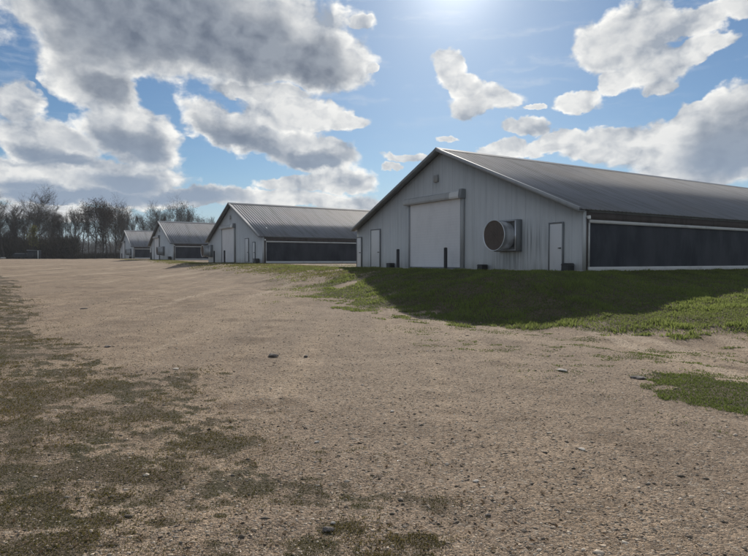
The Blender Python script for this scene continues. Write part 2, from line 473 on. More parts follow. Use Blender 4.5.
def make_grass(name, x, y, h, w, mat, label, cat, tint=None, lean=.6):
    V, F, n = blades(x, y, h, w, lean)
    me = mesh_np(V, F)
    t = rng.random(n) if tint is None else np.clip(tint+rng.normal(0, .16, n), 0, 1)
    point_attr(me, 'tint', np.repeat(t, 5))
    return tag(link(name, me, M[mat]), label, cat, kind='stuff')

# mown bank in front of the nearest house
x, y = frustum_samples(720000, 11, 60, -24, 56, .8)
keep = (rng.random(len(x)) < bank_density(x, y)*.95) & (QS(x, y)[1] < 46)
x, y = x[keep], y[keep]
cl = fbm(x*1.4, y*1.4, 3, 31)
rr = np.hypot(x, y)
h = (.03+.075*cl*rng.random(len(x))**.7)*(1+.8*sstep(.5, .72, cl))*(.55+.45*sstep(0, .8, bank_density(x, y))); w = .012+.0009*rr
dry = fbm(x*.5, y*.5, 3, 33)
make_grass('bank_grass', x, y, h, w, 'lawn', 'short green grass covering the bank before the nearest poultry house', 'grass', tint=.25+.9*(cl-.3)+.5*(dry-.5))
# thin grass before the further houses
x, y = frustum_samples(260000, 24, 130, -30, 2, .4)
keep = (rng.random(len(x)) < strip_density(x, y)) & (QS(x, y)[0] < 20.2)
x, y = x[keep], y[keep]; rr = np.hypot(x, y)
make_grass('yard_grass', x, y, .03+.05*rng.random(len(x)), .012+.0012*rr, 'yard', 'thin yellowish grass on the strip before the second house', 'grass', tint=.55+0*x)
# patchy dark verge at the left
x, y = frustum_samples(900000, 2.4, 34, -50, 14, .3)
keep = rng.random(len(x)) < verge_density(x, y)*.9
x, y = x[keep], y[keep]; rr = np.hypot(x, y)
gcl = fbm(x*2.3, y*2.3, 3, 35)
make_grass('verge_grass', x, y, (.006+.016*rng.random(len(x)))*(.4+1.3*gcl), .003+.0011*rr, 'verge', 'patchy dark brown and green turf at the left edge of the gravel', 'grass', tint=.15+.9*(gcl-.2), lean=1.2)
# green patch at the right
x, y = frustum_samples(520000, 6, 26, -6, 48, .5)
keep = rng.random(len(x)) < patch_density(x, y)*.95
x, y = x[keep], y[keep]; rr = np.hypot(x, y)
gcl = fbm(x*2, y*2, 3, 36)
make_grass('patch_grass', x, y, (.008+.024*rng.random(len(x)))*(.5+gcl), .004+.0011*rr, 'patch', 'green grass patches growing in the gravel at the right', 'grass', tint=.2+.9*(gcl-.25), lean=.9)

# loose gravel
OCT = np.array([(1, 0, 0), (-1, 0, 0), (0, 1, 0), (0, -1, 0), (0, 0, 1), (0, 0, -1)], float)
OCTF = np.array([(0, 2, 4), (2, 1, 4), (1, 3, 4), (3, 0, 4), (2, 0, 5), (1, 2, 5), (3, 1, 5), (0, 3, 5)])
x, y = frustum_samples(210000, 2.4, 26, -46, 46)
x2, y2 = frustum_samples(8000, 3.5, 30, -46, 46, .6); nb = len(x2)
x, y = np.concatenate([x, x2]), np.concatenate([y, y2]); bigp = np.arange(len(x)) >= len(x)-nb
q, s = QS(x, y)
cv = np.maximum.reduce([bank_density(x, y), verge_density(x, y)*.75, patch_density(x, y)])
keep = rng.random(len(x)) > cv
x, y = x[keep], y[keep]; bigp = bigp[keep]; n = len(x); rr = np.hypot(x, y)
size = np.clip(np.exp(rng.normal(-5.55, .52, n)), .002, .016)*(1+.03*rr)
size = np.where(bigp, np.clip(np.exp(rng.normal(-4.35, .4, n)), .007, .04), size)
V = OCT[None]*(.6+.6*rng.random((n, 6, 1)))
a = rng.uniform(0, 2*pi, n); ca, sa = np.cos(a), np.sin(a)
V = V*np.stack([size*rng.uniform(.8, 1.5, n), size, size*rng.uniform(.3, .6, n)], -1)[:, None]
V = np.stack([V[..., 0]*ca[:, None]-V[..., 1]*sa[:, None], V[..., 0]*sa[:, None]+V[..., 1]*ca[:, None], V[..., 2]], -1)
V = V+np.stack([x, y, terrain(x, y)+size*.05], -1)[:, None]
F = (np.arange(n)[:, None, None]*6+OCTF[None]).reshape(-1, 3)
me = mesh_np(V.reshape(-1, 3), [F])
tone = np.clip(rng.normal(.38, .13, n), .06, .75); tone[rng.random(n) < .07] = .66; tone[rng.random(n) < .09] = .06
tone = np.where(bigp, np.where(rng.random(n) < .62, rng.uniform(.07, .16, n), rng.uniform(.35, .6, n)), tone)
wm = rng.random(n)[:, None]
rgb = tone[:, None]*(np.array([1.15, .9, .64])*(1-wm)+np.array([1.1, .96, .78])*wm)
col_attr(me, 'rgb', np.repeat(rgb, 6, 0))
tag(link('loose_gravel', me, M['pebble']), 'loose tan and grey gravel lying over the yard', 'gravel', kind='stuff')
# dry leaf litter on the verge
x, y = frustum_samples(2600, 2.6, 16, -38, 30); n = len(x)
a = rng.uniform(0, 2*pi, n); L = rng.uniform(.008, .022, n); z = terrain(x, y)+.008
c_, s_ = np.cos(a)*L, np.sin(a)*L
V = np.stack([np.stack([x-c_, y-s_, z], -1), np.stack([x+s_*.5, y-c_*.5, z+.008*rng.random(n)], -1), np.stack([x+c_, y+s_, z+.012*rng.random(n)], -1), np.stack([x-s_*.5, y+c_*.5, z+.004], -1)], 1).reshape(-1, 3)
me = mesh_np(V, [np.arange(n*4).reshape(-1, 4)]); point_attr(me, 'tint', np.repeat(rng.random(n), 4))
tag(link('leaf_litter', me, M['dryleaf']), 'small dry leaves and straw scattered over the ground', 'leaf litter', kind='stuff')

# single stones one can point to
def stone(px, py, w, hgt, mat, label, group=None):
    w *= .72; hgt *= .6
    x, y, z = ground_hit(px, py)
    nlat, nlon = 7, 12; r = random.Random(int(px*7+py))
    ph = [r.uniform(0, 6.28) for _ in range(6)]
    rings = []
    for i in range(1, nlat):
        t = pi*i/nlat; ring = []
        for k in range(nlon):
            a = 2*pi*k/nlon
            d = 1+.16*sin(2*a+ph[0]+t)+.12*sin(3*a+ph[1]-2*t)+.08*sin(5*a+ph[2]+3*t)
            ring.append((w/2*d*sin(t)*cos(a), w/2*.75*d*sin(t)*sin(a), hgt*(.42-cos(t)*.55*(1+.1*sin(2*a+ph[3])))))
        rings.append(ring)
    o = MB().rings(rings).build('stone', M[mat]); o.location = (x, y, z); o.rotation_euler = (0, 0, r.uniform(0, 6))
    return tag(o, label, 'stone', group or 'larger stones lying on the gravel')
stone(273, 357, .26, .10, 'stone', 'dark flat stone in the middle of the gravel yard, largest of the mid-yard stones')
stone(306, 357, .14, .06, 'stone', 'small dark stone just right of the largest mid-yard stone')
stone(328, 531, .095, .045, 'stone', 'dark rough stone at the front of the photo, largest near the bottom edge')
stone(333, 524, .05, .024, 'palestone', 'pale stone resting against the dark rough stone near the bottom edge')
stone(488, 516, .055, .022, 'stone', 'small dark leaf, shaped as a stone, alone on pale gravel at the bottom, right of centre')  # dark leaf, built from the stone shape
stone(476, 482, .075, .02, 'palestone', 'pale flat stone at the bottom, right of centre')
stone(562, 371, .22, .05, 'palestone', 'pale flat stone on the gravel below the sunlit bank, right of centre')
stone(638, 379, .30, .07, 'stone', 'dark stone at the left tip of the green patch')
stone(317, 443, .075, .028, 'palestone', 'pale stone at the edge of the dark turf, just left of centre')
stone(176, 369, .16, .02, 'palestone', 'pale stone on the gravel beside the dark turf at left')
stone(582, 450, .10, .025, 'palestone', 'pale stone on the open gravel at lower right')
stone(392, 412, .08, .03, 'palestone', 'pale stone on the gravel just right of centre')
stone(84, 309, .32, .06, 'stone', 'dark low lump on the gravel at far left')
stone(108, 347, .2, .05, 'stone', 'dark stone near the left turf in the gravel')
# ------------------------------------------------------------------ poultry houses
W2, HE, HR = 9.75, 2.715, 6.80
SO, OF, LEN = .15, .45, 120.0
SLOPE = (HR-HE)/W2
def zr(x): return HR-abs(x)*SLOPE           # underside of the roof over the gable

def rib_profile(x0, x1, pitch=.305, w=.045, d=.006):
    """x positions and depths of a ribbed sheet"""
    xs, ds = [x0], [0]; x = x0+pitch/2
    while x+w < x1:
        xs += [x-w, x-w*.5, x+w*.5, x+w]; ds += [0, d, d, 0]; x += pitch
    return xs+[x1], ds+[0]

def entry_door(root, x, wd, hgt, z0=.04, handle='r', y=0.):
    d = MB().box(x-wd/2, x+wd/2, -.075, -.03, z0, z0+hgt).build('entry_door', M['door'], root, bevel=.004)
    f = MB()
    f.box(x-wd/2-.07, x-wd/2-.003, -.09, -.024, z0-.03, z0+hgt+.07).box(x+wd/2+.003, x+wd/2+.07, -.09, -.024, z0-.03, z0+hgt+.07)
    f.box(x-wd/2-.003, x+wd/2+.003, -.09, -.024, z0+hgt+.003, z0+hgt+.07)
    f.build('frame', M['trim_dark'], d)
    hx = x+(wd/2-.08)*(1 if handle == 'r' else -1)
    MB().tube((hx, -.076, z0+1.0), (hx, -.13, z0+1.0), .03).box(hx-.09, hx+.02, -.15, -.128, z0+.98, z0+1.02).build('handle', M['black'], d)
    return d

def fan(root, x, z):
    f = MB()
    b = .72
    # square housing, open tube of sheet metal with a rim
    for (r0, r1, y0, y1, t) in ((b, b, -.024, -.42, .02),):
        f.box(x-b, x+b, y1, y0, z+b-.02, z+b).box(x-b, x+b, y1, y0, z-b, z-b+.02)
        f.box(x-b, x-b+.02, y1, y0, z-b+.02, z+b-.02).box(x+b-.02, x+b, y1, y0, z-b+.02, z+b-.02)
    root_f = f.build('exhaust_fan', M['galv'], root)
    fr = MB()
    fr.box(x+b+.002, x+b+.07, -.36, -.026, z-b-.05, z+b+.05).box(x-b-.07, x-b-.002, -.36, -.026, z-b-.05, z+b+.05)
    fr.box(x-b-.002, x+b+.002, -.30, -.026, z+b+.002, z+b+.05).box(x-b-.002, x+b+.002, -.30, -.026, z-b-.05, z-b-.002)
    fr.build('mounting_frame', M['trim_dark'], root_f)
    n = 40; ring = lambda r, y: [(x-.10*(-y-.4)/.7*0+r*cos(2*pi*i/n), y, z+r*sin(2*pi*i/n)) for i in range(n)]
    cone = MB().rings([ring(.67, -.36), ring(.69, -.75), ring(.73, -1.10), ring(.757, -1.11), ring(.757, -1.13), ring(.72, -1.13), ring(.68, -.75), ring(.655, -.36)], cap=False)
    cone.build('outlet_cone', M['galv'], root_f, smooth=False)
    face = MB()
    fs = MB().rings([ring(.715, -1.06), ring(.715, -1.09)]); face.n = 0
    fs.build('shutter', M['rust'], root_f)
    g = MB()
    for rr_ in (.15, .28, .41, .54, .66):
        m_ = 30
        for i in range(m_):
            a0, a1 = 2*pi*i/m_, 2*pi*(i+1)/m_
            g.tube((x+rr_*cos(a0), -1.115, z+rr_*sin(a0)), (x+rr_*cos(a1), -1.115, z+rr_*sin(a1)), .005, n=4)
    for k in range(8):
        a = 2*pi*k/8
        g.tube((x, -1.11, z), (x+.715*cos(a), -1.11, z+.69*sin(a)), .006, n=4)
    g.build('guard_grille', M['rust'], root_f)
    return root_f

def build_house(loc, label, doors, fan_x, fan_z, big=(-3.12, 1.71), topz=3.9, extra_roof_tone=None):
    root = empty('poultry_house', loc, -TH)
    tag(root, label, 'poultry house', 'poultry houses in a row')
    # gable wall (ribbed sheet)
    xs, ds = rib_profile(-W2, W2)
    xs2, ds2 = [], []
    for x, d in zip(xs, ds):
        if xs2 and xs2[-1] < 0 < x: xs2.append(0.); ds2.append(0.)
        xs2.append(x); ds2.append(d)
    n = len(xs2); V = []
    for yb in (0, .12):
        for x, d in zip(xs2, ds2): V += [(x, yb-(d if yb == 0 else 0), .0), (x, yb-(d if yb == 0 else 0), zr(x)-.01)]
    F = []
    for i in range(n-1):
        F += [(2*i, 2*i+2, 2*i+3, 2*i+1), (2*n+2*i, 2*n+2*i+1, 2*n+2*i+3, 2*n+2*i+2), (2*i+1, 2*i+3, 2*n+2*i+3, 2*n+2*i+1)]
    F += [(0, 1, 2*n+1, 2*n), (2*n-2, 4*n-2, 4*n-1, 2*n-1)]
    gw = MB().add(V, F).build('gable_wall', M['gable'], root)
    # corner trims
    for sx in (-1, 1):
        x0 = sx*W2
        MB().box(min(x0, x0+sx*.03), max(x0, x0+sx*.03), -.035, .16, 0, HE-.10).build('corner_trim', M['gable'], root)
    # concrete foundation
    MB().box(-W2-.06, W2+.06, -.06, -.026, -.5, .05).box(-W2-.06, W2+.06, -.026, LEN, -.5, -.002).build('foundation', M['concrete'], root)
    # walls
    for sx in (-1, 1):
        x0 = sx*(W2-.06)
        o = MB().box(min(x0, x0-sx*.08), max(x0, x0-sx*.08), .125, LEN, 0, HE).build('side_wall', M['side'], root)
    MB().prism([(-W2+.2, 0), (W2-.2, 0), (W2-.2, zr(W2-.2)-.02), (0, HR-.02), (-W2+.2, zr(W2-.2)-.02)], 'y', LEN-.1, LEN).build('rear_wall', M['side'], root)
    # roof: two ribbed sheets
    rf = MB()
    ys, dd = rib_profile(-OF, LEN, .305, .05, .032)
    for sx in (-1, 1):
        xe = W2+SO
        tx, tz = cos(math.atan(SLOPE)), sin(math.atan(SLOPE))
        V = []
        for yy, d in zip(ys, dd):
            for (xx, off) in ((0.02, .05), (xe, .05)):
                V.append((sx*xx, yy, HR-xx*SLOPE+off+d))
            for (xx, off) in ((0.02, .005), (xe, .005)):
                V.append((sx*xx, yy, HR-xx*SLOPE+off+d*.9))
        m_ = len(ys); F = []
        for i in range(m_-1):
            a, b = 4*i, 4*i+4
            F += [(a, a+1, b+1, b), (a+2, b+2, b+3, a+3), (a+1, a+3, b+3, b+1), (a, b, b+2, a+2)]
        F += [(0, 2, 3, 1), (4*m_-4, 4*m_-3, 4*m_-1, 4*m_-2)]
        rf.add(V, F)
    roof = rf.build('roof', M['roof'], root)
    rc = MB().prism([(-.32, HR-.32*SLOPE+.092), (0, HR+.10), (.32, HR-.32*SLOPE+.092), (.32, HR-.32*SLOPE+.102), (0, HR+.125), (-.32, HR-.32*SLOPE+.102)], 'y', -OF-.02, LEN)
    rc.build('ridge_cap', M['trim'], roof)
    for sx in (-1, 1):
        t = MB(); xe = W2+SO
        pts = [(0, HR+.095), (sx*xe, HR+.095-xe*SLOPE), (sx*xe, HR-.10-xe*SLOPE), (0, HR-.10)]
        t.prism(pts, 'y', -OF-.025, -OF+.0)
        t.prism([(0, HR+.095), (sx*xe, HR+.095-xe*SLOPE), (sx*xe, HR+.088-xe*SLOPE), (0, HR+.088)], 'y', -OF+.002, -OF+.12)
        t.build('rake_trim', M['trim'] if sx > 0 else M['trim_dark'], roof)  # right rake takes a paler trim colour as its lit edge
        s_ = MB()
        s_.prism([(0, HR-.04), (sx*xe, HR-.04-xe*SLOPE), (sx*xe, HR-.06-xe*SLOPE), (0, HR-.06)], 'y', -OF+.003, -.03)
        s_.build('soffit', M['trim_dark'], roof)
    # right side: header boards, curtain, strips
    for sx in (1, -1):
        xw = sx*(W2-.06)
        def bx(a, b, y0, y1, z0, z1): return MB().box(min(xw+sx*a, xw+sx*b), max(xw+sx*a, xw+sx*b), y0, y1, z0, z1)
        bx(.003, .035, .165, LEN-.2, 2.28, HE-.12).build('header_board', M['brown'], root)
        bx(.003, .05, .165, .33, .0, 2.275).build('corner_post', M['brown'], root)
        # curtain: hanging woven sheet with shallow vertical folds
        ny = 420; V = []; yy = np.linspace(.40, LEN-.5, ny)
        w1 = fbm(yy*1.3+sx*7, yy*0+2.5, 3, 8); w2 = fbm(yy*.5, yy*0+1.5, 2, 9)
        zz = np.linspace(.2, 2.12, 6)
        for k, z_ in enumerate(zz):
            amp = sin(pi*k/5)
            for j in range(ny): V.append((xw+sx*(.02+amp*(.05*w1[j]+.07*w2[j])), yy[j], z_))
        F = [(k*ny+j, k*ny+j+1, (k+1)*ny+j+1, (k+1)*ny+j) for k in range(5) for j in range(ny-1)]
        cu = MB().add(V, F).build('side_curtain', M['curtain'], root, smooth=True)
        bx(.02, .11, .38, LEN-.45, 2.115, 2.25).build('top_strip', M['white_strip'], root)
        bx(.02, .12, .335, LEN-.45, -.02, .205).build('sill_strip', M['white_strip'], root)
        bx(.02, .10, .34, .40, .21, 2.11).build('end_strip', M['white_strip'], root)
    # roll-up door
    x0, x1 = big; dz = topz
    dm = MB(); k = .03; V = []; F = []
    zz = []; 
    while k < dz: zz += [(k, 0), (k+.075, .004), (k+.085, .004), (k+.15, 0)]; k += .152
    for (z_, d_) in zz: V += [(x0, -.045-d_, z_), (x1, -.045-d_, z_)]
    for i in range(len(zz)-1): F.append((2*i, 2*i+1, 2*i+3, 2*i+2))
    dm.add(V, F).box(x0, x1, -.04, -.026, .03, dz)
    door = dm.build('roll_up_door', M['slat'], root)
    MB().box(x0, x1, -.075, -.061, .03, .12).build('bottom_bar', M['trim_dark'], door)
    for xx, wdt, mt in ((x0-.11, .10, 'trim'), (x1+.01, .10, 'trim')):
        MB().box(xx, xx+wdt, -.11, -.026, .0, dz).build('door_track', M[mt], door)
    MB().box(x1+.13, x1+.30, -.17, -.026, .0, dz+.42).build('chain_hoist_post', M['hood'], door)
    hood = MB().prism([(-.026, dz+.005), (-.28, dz+.005), (-.31, dz+.10), (-.27, dz+.34), (-.16, dz+.41), (-.026, dz+.41)], 'x', x0-.42, x1-.75).build('door_hood', M['hood'], door)
    MB().prism([(-.026, dz+.005), (-.28, dz+.005), (-.31, dz+.10), (-.27, dz+.34), (-.16, dz+.41), (-.026, dz+.41)], 'x', x1-.74, x1+.12).build('hood_end', M['hood_pale'], door)
    MB().prism([(-.026, dz-.02), (-.34, dz-.02), (-.36, dz+.12), (-.30, dz+.48), (-.026, dz+.48)], 'x', x1+.122, x1+.36).build('motor_housing', M['trim_dark'], door)
    for d in doors: entry_door(root, *d)
    fan(root, fan_x, fan_z)
    # gable vent: a small louvred box near the peak
    v = MB().box(-.74, -.34, -.06, -.024, 5.05, 5.45)
    for k in range(6): v.box(-.71, -.37, -.075, -.061, 5.08+.06*k, 5.11+.06*k)
    v.build('gable_vent', M['hood'], root)
    # wall lamp at the eave corner
    MB().tube((W2+.0, .24, 2.38), (W2+.16, .24, 2.38), .05).tube((W2+.1, .24, 2.40), (W2+.1, .24, 2.28), .07, .085).build('wall_lamp', M['whitepaint'], root)
    return root

build_house(HOUSES[0], 'large grey metal poultry house nearest the camera, with a round exhaust fan on its gable',
            [(-7.2, 1.08, 2.5, .06, 'r'), (-9.42, .56, 2.05, .06, 'r'), (8.33, .70, 2.1, .04, 'r')], 5.43, 1.70)
build_house(HOUSES[1], 'second poultry house along the gravel yard, two narrow pale doors right of its roll-up door',
            [(5.15, 1.0, 2.45, .15, 'r'), (7.35, .62, 2.05, .1, 'r')], -8.6, 1.5, big=(-3.7, .95), topz=4.0)
build_house(HOUSES[2], 'third poultry house, small in the distance, its left gable half beside the fourth house',
            [(-8.6, .8, 2.1, .05, 'r')], 2.6, 1.55, big=(-5.2, -.9), topz=3.95)
build_house(HOUSES[3], 'smallest and farthest poultry house at the left end of the row beside the trees',
            [(4.6, .9, 2.2, .05, 'r')], 7.0, 1.5, big=(-5.6, -1.9), topz=3.9)

def on_pad(h, x, y, dz=0):
    X, Y, Z = HOUSES[h]
    wx, wy = X+x*GX+y*DX, Y+x*GY+y*DY
    return wx, wy, float(terrain(wx, wy))+dz

# bollards before the roll-up doors
def bollard(h, x, label, y=-.75, hgt=1.2):
    o = MB()
    n = 16; c = [(cos(2*pi*i/n), sin(2*pi*i/n)) for i in range(n)]
    prof = [(.10, -.2), (.10, hgt-.03), (.09, hgt-.008), (.05, hgt+.012), (.01, hgt+.016)]
    o.rings([[(r*a, r*b, z) for a, b in c] for r, z in prof])
    ob = o.build('bollard', M['steel']); ob.location = on_pad(h, x, y); ob.rotation_euler = (0, 0, -TH)
    tag(ob, label, 'bollard', 'steel bollards guarding the roll-up doors')
bollard(0, -3.72, 'dark steel bollard at the left of the nearest house roll-up door', -.55)
bollard(0, 1.02, 'dark steel bollard at the right of the nearest house roll-up door', -.55)
bollard(1, -5.2, 'dark steel bollard at the left of the second house roll-up door', -.6, 1.45)
bollard(1, -1.0, 'dark steel bollard at the right of the second house roll-up door', -.6, 1.45)
bollard(2, -5.9, 'small dark bollard at the left of the third house roll-up door', -.6, 1.4)
bollard(3, -6.9, 'small dark bollard at the left of the farthest house roll-up door', -.6, 1.3)
bollard(3, -3.2, 'small dark bollard at the right of the farthest house roll-up door', -.6, 1.3)

# black rodent bait stations at the foot of the walls
def bait_box(h, x, w, hh, label):
    w *= .85; hh *= .8
    r = empty('bait_station', on_pad(h, x, -.30), -TH)
    tag(r, label, 'bait box', 'black boxes at the foot of the walls')
    MB().prism([(-w/2, 0), (w/2, 0), (w/2-.01, hh*.72), (-w/2+.01, hh*.72)], 'y', -.20, .18).tube((0, -.202, hh*.34), (0, -.185, hh*.34), hh*.22).build('body', M['black'], r, bevel=.012)
    MB().prism([(-w/2-.02, hh*.73), (w/2+.02, hh*.73), (w/2-.05, hh), (-w/2+.05, hh)], 'y', -.22, .20).build('lid', M['black'], r, bevel=.015)
bait_box(0, -4.95, .48, .42, 'black box on the ground between the wide pale door and the left bollard')
bait_box(0, 3.75, .46, .36, 'black box on the ground below and left of the exhaust fan')
bait_box(0, 9.20, .46, .46, 'black box on the ground between the right entry door and the house corner')
bait_box(1, 8.7, .8, .6, 'black box at the right corner of the second house gable')
bait_box(2, 8.6, .9, .7, 'black box at the right corner of the third house gable')
bait_box(3, 7.9, .9, .6, 'black box at the right corner of the farthest house gable')

# concrete apron at the big door
ap = MB(); X, Y, Z = HOUSES[0]
ap.prism([(-4.6, -.062), (2.6, -.062), (2.3, -1.25), (-4.9, -1.35)], 'z', -.45, .035)
apo = ap.build('concrete_apron', M['concrete'], bevel=.01); apo.location = (X, Y, Z); apo.rotation_euler = (0, 0, -TH); tag(apo, kind='structure')

# ------------------------------------------------------------------ trees
def segs_to_mesh(segs, n):
    a = np.array([np.concatenate([s[0], s[1], [s[2], s[3]]]) for s in segs])
    p0, p1, r0, r1 = a[:, :3], a[:, 3:6], a[:, 6], a[:, 7]
    d = p1-p0; d /= np.linalg.norm(d, axis=1)[:, None]+1e-9
    up = np.where(np.abs(d[:, 2:3]) < .9, np.array([[0, 0, 1.]]), np.array([[1., 0, 0]]))
    u = np.cross(d, up); u /= np.linalg.norm(u, axis=1)[:, None]; v = np.cross(d, u)
    ang = np.arange(n)*2*pi/n
    ring = np.cos(ang)[None, :, None]*u[:, None]+np.sin(ang)[None, :, None]*v[:, None]
    V = np.stack([p0[:, None]+ring*r0[:, None, None], p1[:, None]+ring*r1[:, None, None]], 1).reshape(-1, 3)
    i = np.arange(n); j = (i+1) % n
    F = (np.arange(len(a))[:, None, None]*2*n+np.stack([i, j, j+n, i+n], -1)[None]).reshape(-1, 4)
    return V, F
def gen_tree(seed, H=16., fork=.3, spread=1., upright=.12, levels=3, dens=1., twig=.018, r0=None):
    rd = np.random.default_rng(seed); trunk, crown, tips = [], [], []
    def perp(d):
        a = rd.normal(size=3); a -= d*(a@d); return a/np.linalg.norm(a)
    def grow(p, d, L, r, lvl):
        ns = (8, 6, 4, 2)[lvl]
        for i in range(ns):
            d = d+rd.normal(size=3)*(.07, .17, .22, .25)[lvl]+np.array([0, 0, upright*(.4, 1, .8, .5)[lvl]])
            d = d/np.linalg.norm(d)
            p2 = p+d*L/ns
            f = lambda k: max(r*(1-.82*k/ns), twig*.6)
            (trunk if lvl == 0 else crown).append((p, p2, f(i), f(i+1)))
            p = p2
            fr = (i+1)/ns
            if lvl < levels and fr > (fork, .2, .15)[min(lvl, 2)]:
                nc = rd.poisson((2.6, 2.1, 2.2)[lvl]*dens)+(1 if i == ns-1 else 0)
                for _ in range(nc):
                    an = rd.uniform(*((.5, 1.05), (.4, 1.0), (.35, 1.0))[lvl])*spread**.5
                    dd = d*cos(an)+perp(d)*sin(an)
                    Lc = L*((.30, .55), (.38, .62), (.4, .7))[lvl][0]*rd.uniform(.9, 1.75)*(1.25-.55*fr if lvl == 0 else 1)
                    Lc *= spread if lvl == 0 else 1
                    grow(p, dd, Lc, max(f(i+1)*(.6, .55, .5)[lvl], twig), lvl+1)
        if lvl >= 2: tips.append(p)
    grow(np.array([0, 0, -.3]), np.array([rd.normal()*.05, rd.normal()*.05, 1.]), H*.86, r0 or H*.019, 0)
    tr = mesh_np(*(lambda V, F: (V, [F]))(*segs_to_mesh(trunk, 8)))
    # drop twigs that dip under the ground, thick limbs get more sides
    crown = [s for s in crown if s[1][2] > .5]
    thick = [s for s in crown if s[2] > .06]; thin = [s for s in crown if s[2] <= .06]
    V1, F1 = segs_to_mesh(thick, 6) if thick else (np.zeros((0, 3)), np.zeros((0, 4), int))
    V2, F2 = segs_to_mesh(thin, 3)
    cr = mesh_np(np.concatenate([V1, V2]), [np.concatenate([F1, F2+len(V1)])])
    return tr, cr, np.array(tips), len(crown)
def leaf_mesh(tips, n, size, sp, seed, zmin=0):
    rd = np.random.default_rng(seed)
    tips = tips[tips[:, 2] > zmin]
    c = tips[rd.integers(0, len(tips), n)]+rd.normal(size=(n, 3))*sp
    a = rd.normal(size=(n, 3)); a /= np.linalg.norm(a, axis=1)[:, None]
    b = np.cross(a, rd.normal(size=(n, 3))); b /= np.linalg.norm(b, axis=1)[:, None]
    s = (size*rd.uniform(.6, 1.4, n))[:, None]
    V = np.stack([c-a*s, c-b*s*.6, c+a*s, c+b*s*.6], 1).reshape(-1, 3)
    me = mesh_np(V, [np.arange(n*4).reshape(-1, 4)])
    point_attr(me, 'tint', np.repeat(rd.random(n), 4))
    return me
PROTO = {}
def proto(key, kind, leaf=None, **kw):
    tr, cr, tips, n = gen_tree(**kw)
    PROTO[key] = (kind, kw['H'], tr, cr, leaf_mesh(tips, *leaf[1:]) if leaf else None, leaf[0] if leaf else None)
proto('a', 'bare_tree', seed=3, H=16., fork=.25, spread=1.05)
proto('b', 'bare_tree', seed=8, H=16., fork=.32, spread=.95, upright=.18)
proto('c', 'bare_tree', seed=15, H=16., fork=.4, spread=.8, upright=.22)
proto('d', 'bare_tree', seed=21, H=16., fork=.28, spread=1.15, upright=.1)
proto('e', 'bare_tree', seed=34, H=16., fork=.2, spread=.7, upright=.28, r0=.2)
proto('o', 'oak_tree', ('brownleaf', 3000, .14, .5, 5), seed=44, H=16., fork=.36, spread=1.05, dens=.95)
proto('p', 'oak_tree', ('brownleaf', 2300, .14, .55, 6), seed=51, H=16., fork=.42, spread=.95, dens=.95)
proto('y', 'yellow_leaved_tree', ('yellowleaf', 1700, .16, .5, 9), seed=62, H=10., fork=.18, spread=.8, upright=.2, dens=.8, r0=.12)
used = set()
def tree(key, px, Y, top, rot, label, sx=1.):
    kind, H, tr, cr, lf, lm = PROTO[key]
    x = (px-374)/FPX*Y
    z = float(terrain(x, Y))-.1
    top += 2
    ztop = (ray(374, top)[2]/ray(374, top)[1])*Y
    sc = max(ztop-z, 3)/H*.97
    r = empty(kind, (x, Y, z), rot, (sc*sx, sc*sx, sc))
    first = key not in used; used.add(key)
    def part(nm, me, mt):
        o = bpy.data.objects.new(nm, me); COL.objects.link(o); o.parent = r
        if first: me.materials.append(M[mt])
    part('trunk', tr, 'bark'); part('crown', cr, 'bark')
    if lf: part('foliage', lf, lm)
    tag(r, label, 'tree', 'winter trees beyond the yard')
G1 = 'dark bare tree standing in the dense left part of the treeline'
G2 = 'bare tree standing in the back row of the treeline behind the other trunks'
G3 = 'bare tree showing only its top above the roofs of the small houses'
rows = [('d', 4, 160, 204, .3, 'broad bare tree with spreading forked limbs at the left edge of the photo', 1.05),
        ('a', 29, 168, 194, 1.2, 'tallest bare tree, thin crown rising above its neighbours at far left', .95),
        ('b', -22, 165, 206, 2.2, G1, 1.), ('c', 15, 178, 205, 4.0, G1, 1.), ('b', 42, 176, 208, 5.1, G1, 1.),
        ('e', 50, 170, 216, .9, G1, 1.), ('c', 57, 178, 212, 2.9, G1, 1.), ('e', 64, 166, 218, 3.6, G1, 1.), ('e', 20, 168, 222, 5.0, G1, 1.1), ('e', 9, 172, 215, 2.0, G1, 1.1), ('c', 36, 182, 212, .2, G1, 1.), ('e', 72, 172, 214, 1.4, G1, 1.),
        ('b', 77, 170, 214, .4, 'bare tree with a slim leaning trunk just left of the brown-leaved trees', .9),
        ('p', 83, 172, 209, 2.4, 'brown-leaved tree, leftmost of the brown clump, its trunk clear against pale sky', .8),
        ('o', 95, 170, 205, 1.0, 'brown-leaved tree with the widest and highest crown of the brown clump', .95),
        ('p', 103, 176, 206, 4.4, 'brown-leaved tree right of the widest brown crown', .95), ('o', 108, 172, 207, 3.2, 'brown-leaved tree, rightmost of the brown clump', .8),
        ('d', 115, 180, 207, 5.5, 'bare tree with arching limbs just left of the farthest poultry house', .85),
        ('a', 124, 186, 209, 2.6, 'bare tree right behind the farthest poultry house roof', .85)]
for px, top, k, rt in ((120, 216, 'e', 1.7), (127, 214, 'c', 2.7), (132, 213, 'b', .7), (136, 217, 'e', 5.), (152, 217, 'c', 3.9), (162, 215, 'e', 5.5), (140, 215, 'c', 1.9), (147, 218, 'e', 3.3), (158, 214, 'd', .1), (166, 209, 'a', 4.4), (175, 209, 'd', 2.7), (184, 208, 'o', 1.1), (192, 213, 'b', 5.2), (201, 219, 'e', 2.2), (209, 217, 'c', .6), (215, 220, 'e', 4.1)):
    rows.append((k, px, 205, top, rt, G3, .85))
